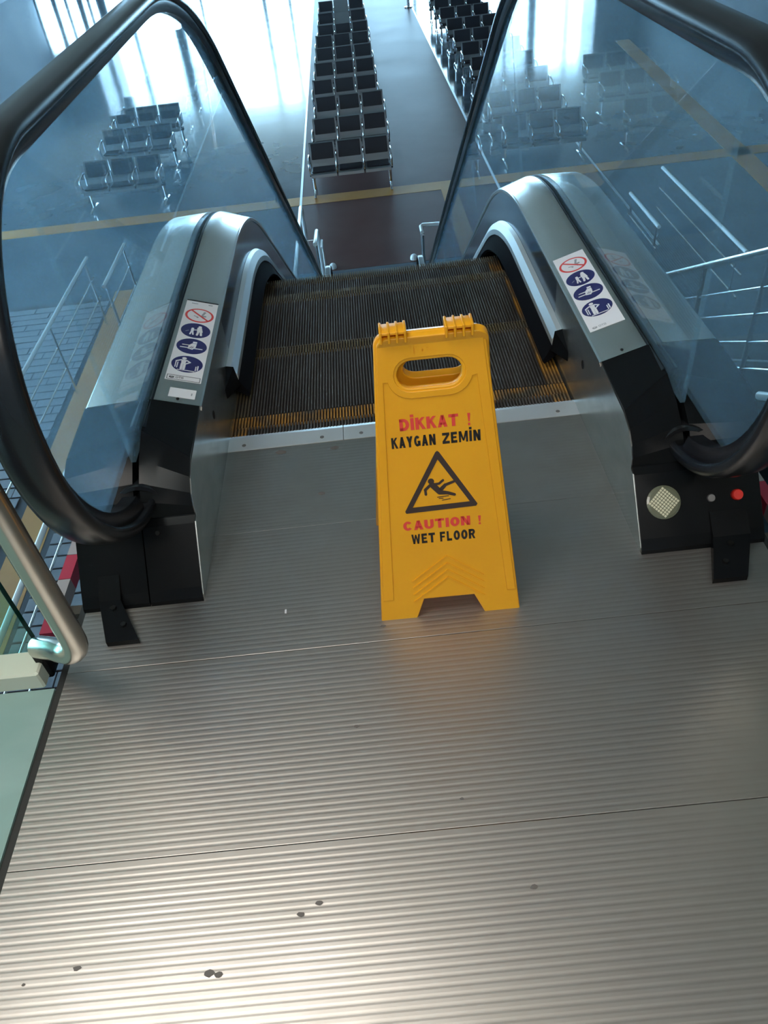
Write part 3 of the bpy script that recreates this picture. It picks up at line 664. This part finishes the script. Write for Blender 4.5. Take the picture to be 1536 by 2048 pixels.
LET = {
 'I': [_lb], 'L': [_lb, _bar(0, 0, .92, TY)], 'T': [_bar(0, 1 - TY, 1, 1), _bar(.5 - TX / 2, 0, .5 + TX / 2, 1)],
 'E': [_lb, _bar(0, 0, .95, TY), _bar(0, 1 - TY, .95, 1), _bar(0, .42, .85, .60)], 'F': [_lb, _bar(0, 1 - TY, .95, 1), _bar(0, .40, .85, .58)],
 'N': [_lb, _bar(1 - TX, 0, 1, 1), [(0, 1), (TX, 1), (1, 0), (1 - TX, 0)]],
 'Z': [_bar(0, 0, 1, TY), _bar(0, 1 - TY, 1, 1), _dia(0, .62, .38, TY * .9, 1 - TY * .9)],
 'K': [_lb, [(TX * .9, .42), (TX * .9, .70), (.66, 1), (1.0, 1)], [(.34, .52), (.58, .66), (1.04, 0), (.68, 0)]],
 'A': [_dia(0, .34, TX, 0, 1), [(1 - TX, 0), (1, 0), (.66, 1), (.36, 1)], _bar(.2, .2, .8, .37)],
 'Y': [_bar(.5 - TX / 2, 0, .5 + TX / 2, .48), [(0, 1), (TX + .02, 1), (.5 + TX / 2, .46), (.5 - TX / 2, .40)], [(1, 1), (1 - TX - .02, 1), (.5 - TX / 2, .46), (.5 + TX / 2, .40)]],
 'M': [_bar(0, 0, .22, 1), _bar(.78, 0, 1, 1), [(0, 1), (.28, 1), (.58, .12), (.42, .12)], [(1, 1), (.72, 1), (.42, .12), (.58, .12)]],
 'W': [[(0, 1), (.22, 1), (.37, 0), (.17, 0)], [(.17, 0), (.37, 0), (.57, .95), (.43, .95)], [(.63, 0), (.83, 0), (.57, .95), (.43, .95)], [(.63, 0), (.83, 0), (1, 1), (.78, 1)]],
 'U': [_bar(0, .35, TX, 1), _bar(1 - TX, .35, 1, 1)] + _arc(.5, .36, .5, .36, TX, TY, 180, 360),
 'O': _arc(.5, .5, .5, .5, TX, TY, 0, 360, 20), 'C': _arc(.5, .5, .5, .5, TX, TY, 38, 322, 16),
 'G': _arc(.5, .5, .5, .5, TX, TY, 42, 330, 16) + [_bar(1 - TX, .06, 1, .52), _bar(.55, .36, 1, .52)],
 'D': [_lb] + _arc(.42, .5, .58, .5, TX, TY, -90, 90, 12) + [_bar(0, 0, .44, TY), _bar(0, 1 - TY, .44, 1)],
 'R': [_lb, _bar(0, 1 - TY, .55, 1), _bar(0, .40, .55, .58), [(.40, .45), (.70, .50), (1.02, 0), (.70, 0)]] + _arc(.55, .70, .45, .30, TX, TY * .9, -90, 90, 10),
 '!': [[(.1, 1), (.9, 1), (.7, .32), (.3, .32)], _bar(.2, 0, .8, .20)],
 'X': [_dia(0, 1 - TX, TX), [(1 - TX, 0), (1, 0), (TX, 1), (0, 1)]], 'P': [_lb, _bar(0, 1 - TY, .55, 1), _bar(0, .36, .55, .54)] + _arc(.55, .68, .45, .32, TX, TY * .9, -90, 90, 10)}
LET['\u0130'] = LET['I'] + [_bar(0, 1.08, TX, 1.30)]
WID = {'I': .36, '\u0130': .36, 'M': 1.25, 'W': 1.35, 'L': .88, 'E': .9, 'F': .88, '!': .30}
def sign_text(body, x0, x1, y0, y1, m, gap=0.20, drop=0.0, z=0.0005, nm='printed_text'):
    tot = sum(WID.get(c_, 1.0) for c_ in body) + gap * (len(body) - 1); u = (x1 - x0) / tot; x = x0; mb = MB()
    for c_ in body:
        w = WID.get(c_, 1.0) * u; kx = u if c_ in 'I\u0130' else w
        for poly in LET[c_]:
            mb.add([TF @ Vector((x + p[0] * kx, y0 + (y1 - y0) * p[1] + drop * (x - x0), ZF + z)) for p in poly], [tuple(range(len(poly)))], m)
        x += w + gap * u
    return mb.build(nm, fp)
sign_text('D\u0130KKAT', -0.0705, 0.041, 0.4315, 0.4555, 'p_red', 0.14)
sign_text('!', 0.0575, 0.0645, 0.430, 0.4545, 'p_red')
sign_text('KAYGAN', -0.089, -0.0045, 0.397, 0.4195, 'p_black')
sign_text('ZEM\u0130N', 0.0085, 0.0815, 0.397, 0.4195, 'p_black')
sign_text('CAUTION', -0.0825, 0.053, 0.2155, 0.2365, 'p_red', 0.14)
sign_text('!', 0.0685, 0.0755, 0.2145, 0.2345, 'p_red')
sign_text('WET', -0.068, -0.020, 0.183, 0.2055, 'p_black')
sign_text('FLOOR', -0.010, 0.0615, 0.183, 0.2055, 'p_black')
tri_o = [(-0.0735, 0.2545), (0.0665, 0.2575), (0.0695, 0.262), (0.0, 0.3815), (-0.0035, 0.384), (-0.007, 0.3815), (-0.0755, 0.259)]
tri_i = [(-0.060, 0.2665), (0.0545, 0.2685), (-0.0035, 0.366)]
vs, fs = curve_mesh([tri_o, tri_i], 0.0004)
mb = MB(); mb.add([TF @ (v + Vector((0, 0, ZF + 0.0004))) for v in vs], fs, 'p_brown'); mb.build('warning_triangle', fp)
fig = [(circle(-0.0195, 0.3205, 0.0062, 14), 'p_brown', 0), (capsule((-0.016, 0.311), (-0.004, 0.296), 0.0062, 0.0058), 'p_brown', .0001), (capsule((-0.004, 0.295), (0.012, 0.292), 0.0050, 0.0034), 'p_brown', .0002), (capsule((0.012, 0.292), (0.025, 0.287), 0.0034, 0.0028), 'p_brown', .0003),
       (capsule((0.0, 0.302), (0.008, 0.310), 0.0042, 0.0034), 'p_brown', .0001), (capsule((0.008, 0.310), (0.025, 0.3155), 0.0030, 0.0026), 'p_brown', .0002),
       (capsule((-0.022, 0.312), (-0.032, 0.303), 0.0030), 'p_brown', .0002), (capsule((-0.032, 0.303), (-0.0315, 0.293), 0.0026), 'p_brown', .0003), (capsule((-0.014, 0.3135), (-0.004, 0.314), 0.0024), 'p_brown', .0003), (capsule((-0.004, 0.314), (0.004, 0.3205), 0.0024), 'p_brown', .0002),
       (capsule((-0.009, 0.2845), (0.013, 0.2855), 0.0008), 'p_brown', 0), (capsule((-0.006, 0.2815), (0.002, 0.281), 0.0008), 'p_brown', 0), (capsule((0.0, 0.277), (0.016, 0.2785), 0.0008), 'p_brown', 0)]
prt('slipping_figure', fig)
sign_text('EXPLO', -0.033, 0.026, 0.5785, 0.5885, 'yellow', 0.35, z=0.0022, nm='embossed_text')
for k in range(4):               # shallow chevron ribs at the foot of the panel
    mb = MB(); h = 0.148 - k * 0.017
    for sgn in (-1, 1):
        a, b = (0.0, h), (sgn * 0.075, h - 0.055)
        p = capsule(a, b, 0.0012, 0.0012, 4); n = len(p)
        mb.add([TF @ Vector((q_[0], q_[1], 0.0009)) for q_ in p] + [TF @ Vector((q_[0] * 1.0, q_[1] - 0.0, -0.002)) for q_ in p], [tuple(range(n))] + [(i, i + n, (i + 1) % n + n, (i + 1) % n) for i in range(n)], 'yellow')
    mb.build('chevron_rib', fp)
for (x0, x1) in ((-0.089, -0.045), (0.028, 0.074)):
    mb = MB(); yc, zc = 0.161, 0.603
    for k in range(4):
        xa = x0 + (x1 - x0) * k / 3.0 - 0.0022
        bevel_box(mb, (xa, yc - 0.0205, zc - 0.017), (xa + 0.0045, yc + 0.0205, zc + 0.007), 'yellow', 0.0012)
    bevel_box(mb, (x0, yc - 0.018, zc - 0.001), (x1, yc + 0.018, zc + 0.0045), 'yellow', 0.001)
    mb.tube([(x0 - 0.001, yc, zc - 0.006), (x1 + 0.001, yc, zc - 0.006)], 0.0055, 'yellow', 10)
    mb.build('hinge', sign, 40)

# ================================================================ guard beside the landing: channel, pane and bent tube
def guard(sx, where):
    g = thing('glass_guard', 'glass guard with cream base channel and bent steel tube, %s of the escalator' % where, 'railing', (sx * 0.80, -0.79, 0.0))
    o = Vector((sx * 0.80, -0.79, 0.0))
    def B(a, b, m, nm, bev=None):
        mb = MB(); a, b = Vector(a) - o, Vector(b) - o
        lo = tuple(min(a[i], b[i]) for i in range(3)); hi = tuple(max(a[i], b[i]) for i in range(3))
        bevel_box(mb, lo, hi, m, bev) if bev else mb.box(lo, hi, m); return mb.build(nm, g)
    B((sx * 0.808, -0.830, 0.0005), (sx * 4.0, -0.765, 0.050), 'white_metal', 'base_channel', 0.004)
    B((sx * 0.824, -0.764, 0.03), (sx * 4.0, -0.752, 1.0), 'guard_glass', 'glass_pane')
    B((sx * 0.8228, -0.7645, 0.05), (sx * 0.8238, -0.7515, 1.0), 'glass_edge', 'pane_edge')
    B((sx * 0.800, -0.80, -0.004), (sx * 0.8215, -0.757, 0.075), 'black', 'end_bracket', 0.003)
    pts = [(-sx * 0.0 + sx * 2.5, -0.885, 1.0)]
    pts = [(sx * 3.0, -0.872, 1.0), (sx * 0.80, -0.872, 1.0)]
    for k in range(1, 9): a = radians(90 * k / 8); pts.append((sx * (0.80 - 0.13 * sin(a)), -0.872, 1.0 - 0.13 * (1 - cos(a))))
    pts.append((sx * 0.668, -0.872, 0.5)); pts.append((sx * 0.668, -0.872, 0.22))
    for k in range(1, 9): a = radians(90 * k / 8); pts.append((sx * (0.668 + 0.075 * (1 - cos(a))), -0.872 + 0.045 * (1 - cos(a)), 0.205 - 0.085 * sin(a)))
    pts.append((sx * 0.80, -0.79, 0.088))
    mb = MB(); mb.tube([Vector(p) - o for p in pts], 0.0235, 'tube', 18); mb.build('tube_rail', g, 40)
guard(-1, 'left'); guard(1, 'right')

# ================================================================ rails in the lower hall
def tube_thing(name, label, cat, origin, parts, group=None):
    t = thing(name, label, cat, origin, group); o = Vector(origin)
    for nm, pts, r, m in parts:
        mb = MB(); mb.tube([Vector(p) - o for p in pts], r, m, 10); mb.build(nm, t, 40)
    return t
def fence(x, y0, y1, label, heights=((1.0, .026), (.70, .012), (.40, .012))):
    z = -H; parts = []
    for h, r in heights:
        parts.append(('top_tube' if h == heights[0][0] else 'rail_bar', [(x, y0, z + h), (x, y1, z + h)], r, 'white_rail' if h == heights[0][0] else 'chrome'))
    n = max(1, int((y1 - y0) / 1.6))
    for k in range(n + 1):
        yy = y0 + (y1 - y0) * (k + 0.08) / (n + 0.16); parts.append(('post', [(x, yy, z), (x, yy, z + heights[0][0] - 0.02)], 0.018, 'chrome'))
    return tube_thing('steel_railing', label, 'railing', (x, y0, z), parts)
fence(-4.13, 1.2, 9.05, 'three bar steel railing by the paving, farthest left in the lower hall')
fence(-3.12, 0.6, 4.9, 'three bar steel railing below the left handrail loop, nearest the escalator')
fence(-3.65, 8.0, 9.4, 'short steel railing at the far end of the left paving')
fence(4.52, 6.9, 10.0, 'long steel railing seen through the right glass on the lower floor')
fence(3.78, 7.9, 9.15, 'short steel railing beside the right deck on the lower floor')
def hoop(label, xa, xb, ya, yb, y0, z=0.95):
    Z = -H + z
    p = [(xa, y0, Z), (xa, ya - 0.05, Z)]
    p += [(xa + (xb - xa) * 0.1, ya, Z), (xa + (xb - xa) * 0.9, yb, Z), (xb, yb - 0.05, Z), (xb, y0, Z)]
    return tube_thing('guide_rail', label, 'railing', (0.5 * (xa + xb), y0, -H), [('tube_loop', p, 0.027, 'white_rail'), ('post', [(xa, ya - 0.35, -H), (xa, ya - 0.35, Z)], 0.02, 'chrome'), ('post', [(xb, yb - 0.35, -H), (xb, yb - 0.35, Z)], 0.02, 'chrome'), ('post', [(xa, y0 + 0.1, -H), (xa, y0 + 0.1, Z)], 0.02, 'chrome')])
hoop('white looped guide rail at the foot of the escalator, by the right handrail', 0.72, 1.02, 8.98, 8.96, 8.72)
tube_thing('guide_rail', 'white straight guide rail at the foot of the escalator, outermost on the left', 'railing', (-1.04, 7.4, -H), [('tube', [(-1.06, 7.4, -H + .95), (-1.04, 10.2, -H + .95), (-1.04, 10.27, -H + .90), (-1.04, 10.28, -H)], 0.03, 'white_rail'), ('post', [(-1.05, 8.2, -H), (-1.05, 8.2, -H + .95)], 0.02, 'chrome')])
tube_thing('guide_rail', 'white straight guide rail at the foot of the escalator, just inside the left handrail', 'railing', (-0.78, 8.72, -H), [('tube', [(-0.80, 8.72, -H + .95), (-0.78, 9.2, -H + .95), (-0.78, 9.26, -H + .90), (-0.78, 9.27, -H)], 0.03, 'white_rail'), ('cross_bar', [(-0.79, 9.0, -H + .90), (-1.04, 9.0, -H + .90)], 0.008, 'chrome'), ('post', [(-0.79, 8.8, -H), (-0.79, 8.8, -H + .95)], 0.02, 'chrome')])
tube_thing('guide_rail', 'short thin white guide rail beside the left handrail foot', 'railing', (-0.71, 8.62, -H), [('tube', [(-0.715, 8.62, -H + .93), (-0.71, 8.9, -H + .93), (-0.71, 8.93, -H)], 0.016, 'white_rail')])
for x, lab in ((-0.66, 'small white dome stud on the floor at the left foot of the escalator'), (0.655, 'small white dome stud on the floor at the right foot of the escalator')):
    mb = MB(); mb.loft([[(r * cos(2 * pi * k / 14), r * sin(2 * pi * k / 14), z) for k in range(14)] for r, z in ((0.06, 0), (0.06, 0.03), (0.05, 0.06), (0.03, 0.078), (0.008, 0.084))], 'white_rail')
    o = mb.build('dome_stud', None, 60); o.location = (x, 10.0, -H + 0.004); tag(o, lab, 'stud')

# ================================================================ stair and inclined railing beyond the right balustrade
stair = thing('staircase', 'dark stone staircase descending beside the right balustrade', 'staircase', (4.8, -0.3, 0))
o3 = Vector((4.7, -0.3, 0)); nst = 25; rise = H / nst; run = rise / math.tan(radians(30))
sm = MB(); sm.box((-2.25, 0, -rise), (2.25, run + 0.03, 0), 'stair'); sm_me = sm.mesh('stair_step')
for k in range(nst - 1):
    link('stair_step', sm_me, stair, (0, k * run, -(k + 1) * rise))
mb = MB(); tot = nst * run
mb.prism([(0, -0.02), (tot, -H), (tot, -H), (tot - 0.5, -H), (0, -0.55)], -2.34, -2.252, 'stair'); mb.build('stringer', stair)
t = thing('stair_railing', 'five bar steel stair railing sloping down beyond the right deck', 'railing', (2.4, -0.3, 0)); oo = Vector((2.4, -0.3, 0))
def il(h, y0, y1): return [(0, y0 - oo.y, 0.59 - 0.572 * y0 - h), (0, y1 - oo.y, 0.59 - 0.572 * y1 - h)]
for i, (h, r) in enumerate(((0.0, .026), (.245, .011), (.43, .011), (.634, .011), (.837, .011))):
    mb = MB(); mb.tube(il(h, -0.28, 6.8), r, 'tube' if i == 0 else 'chrome', 10); mb.build('top_tube' if i == 0 else 'rail_bar', t, 40)
mb = MB(); mb.tube(il(1.03, 0.4, 2.25), 0.03, 'white_rail', 10); mb.build('bottom_tube', t, 40)
for y in (-0.2, 0.9, 2.55, 3.4, 4.5, 5.6, 6.4):
    mb = MB(); z = 0.59 - 0.572 * y; mb.tube([(0, y - oo.y, max(z - 1.1, -H + 0.01)), (0, y - oo.y, z)], 0.016, 'stair', 10); mb.build('post', t, 40)

# ================================================================ benches of the lower hall
def chain(pts, th):       # thick profile strip from a (y,z) polyline
    out = []; inn = []
    for i, p in enumerate(pts):
        a = Vector(pts[max(i - 1, 0)]); b = Vector(pts[min(i + 1, len(pts) - 1)]); d = (b - a).normalized(); n = Vector((-d.y, d.x))
        out.append((p[0] + n.x * th / 2, p[1] + n.y * th / 2)); inn.append((p[0] - n.x * th / 2, p[1] - n.y * th / 2))
    return out + inn[::-1]
seatp = [(-0.27, 0.385), (-0.255, 0.425), (-0.215, 0.445), (0.0, 0.43), (0.12, 0.425), (0.165, 0.445), (0.19, 0.50), (0.285, 0.83), (0.31, 0.85)]
mb = MB(); mb.prism(chain(seatp, 0.02), -0.245, 0.245, 'shell'); shell_me = mb.mesh('seat_shell')
mb = MB(); T = Matrix.Translation((0, -0.045, 0.447)) @ Matrix.Rotation(radians(-3), 4, 'X'); bevel_box(mb, (-0.222, -0.175, 0), (0.222, 0.155, 0.035), 'pad', 0.012, T); spad_me = mb.mesh('seat_pad')
mb = MB(); T = Matrix.Translation((0, 0.222, 0.56)) @ Matrix.Rotation(radians(90 - 16), 4, 'X'); bevel_box(mb, (-0.222, 0.0, 0), (0.222, 0.285, 0.03), 'pad', 0.011, T); bpad_me = mb.mesh('back_pad')
mb = MB(); mb.tube([(0, 0.17, 0.44), (0, 0.20, 0.66), (0, 0.14, 0.68), (0, -0.16, 0.66), (0, -0.235, 0.62), (0, -0.235, 0.54), (0, -0.14, 0.42)], 0.017, 'chrome', 8); arm_me = mb.mesh('armrest', 50)
mb = MB(); mb.tube([(0, 0.02, 0.38), (0, 0.02, 0.06)], 0.03, 'chrome', 8); mb.tube([(0, -0.30, 0.02), (0, -0.24, 0.05), (0, 0.02, 0.07), (0, 0.26, 0.05), (0, 0.31, 0.02)], 0.022, 'chrome', 8); leg_me = mb.mesh('leg', 50)
mb = MB(); mb.box((-0.80, -0.03, 0.34), (0.80, 0.06, 0.40), 'beam'); beam_me = mb.mesh('beam')
def bench(x, y, label, group, bare=()):
    t = thing('waiting_bench', label, 'bench', (x, y, -H + 0.003), group)
    link('beam', beam_me, t)
    for i in range(3):
        sx_ = (i - 1) * 0.52; s_ = link('seat_shell', shell_me, t, (sx_, 0, 0))
        if i not in bare: link('back_pad', bpad_me, s_)
        link('seat_pad', spad_me, s_)
    for i in range(4): link('armrest', arm_me, t, ((i - 1.5) * 0.52, 0, 0))
    for xx in (-0.74, 0.74): link('leg', leg_me, t, (xx, 0, 0))
    return t
ORD = ['first', 'second', 'third', 'fourth', 'fifth', 'sixth', 'seventh', 'eighth', 'ninth', 'tenth', 'eleventh']
GB = 'three-seat waiting benches in the lower hall'
for i, (y, x, bare) in enumerate(((13.75, -0.23, ()), (15.35, -0.18, ()), (17.05, -0.15, ()), (18.58, -0.22, ()), (20.35, -0.19, ()), (22.08, -0.18, ()), (23.75, -0.19, ()), (25.3, -0.14, ()), (27.3, -0.14, (1,)), (29.5, -0.14, (1,)))):
    lab = '%s bench from the escalator in the middle row of black-padded seats' % ORD[i]
    if bare: lab = '%s bench of the middle row, its centre back bare steel' % ORD[i]
    bench(x, y - 0.30, lab, GB, bare)
for i, y in enumerate((14.1, 15.8, 17.48, 19.1, 20.78, 22.4, 24.05, 25.85, 27.4, 29.0)):
    bench(2.86 + 0.78 if i > 1 else 3.55, y - 0.30, '%s bench from the escalator in the right-hand row of seats' % ORD[i], GB)
for i, (y, x) in enumerate(((14.24, -4.72), (16.4, -4.82), (18.0, -4.88))):
    bench(x, y - 0.30, '%s bench behind the left balustrade glass, counted from the escalator' % ORD[i], GB)
b = MB(); b.loft([[(r * cos(2 * pi * k / 12), r * sin(2 * pi * k / 12), z) for k in range(12)] for r, z in ((0.16, 0), (0.16, 0.03), (0.05, 0.05), (0.05, 0.55), (0.14, 0.58), (0.14, 0.62))], 'chrome')
o = b.build('post_stand', None, 40); o.location = (2.38, 32.0, -H + 0.003); tag(o, 'small metal stand far down the brown aisle', 'stand')
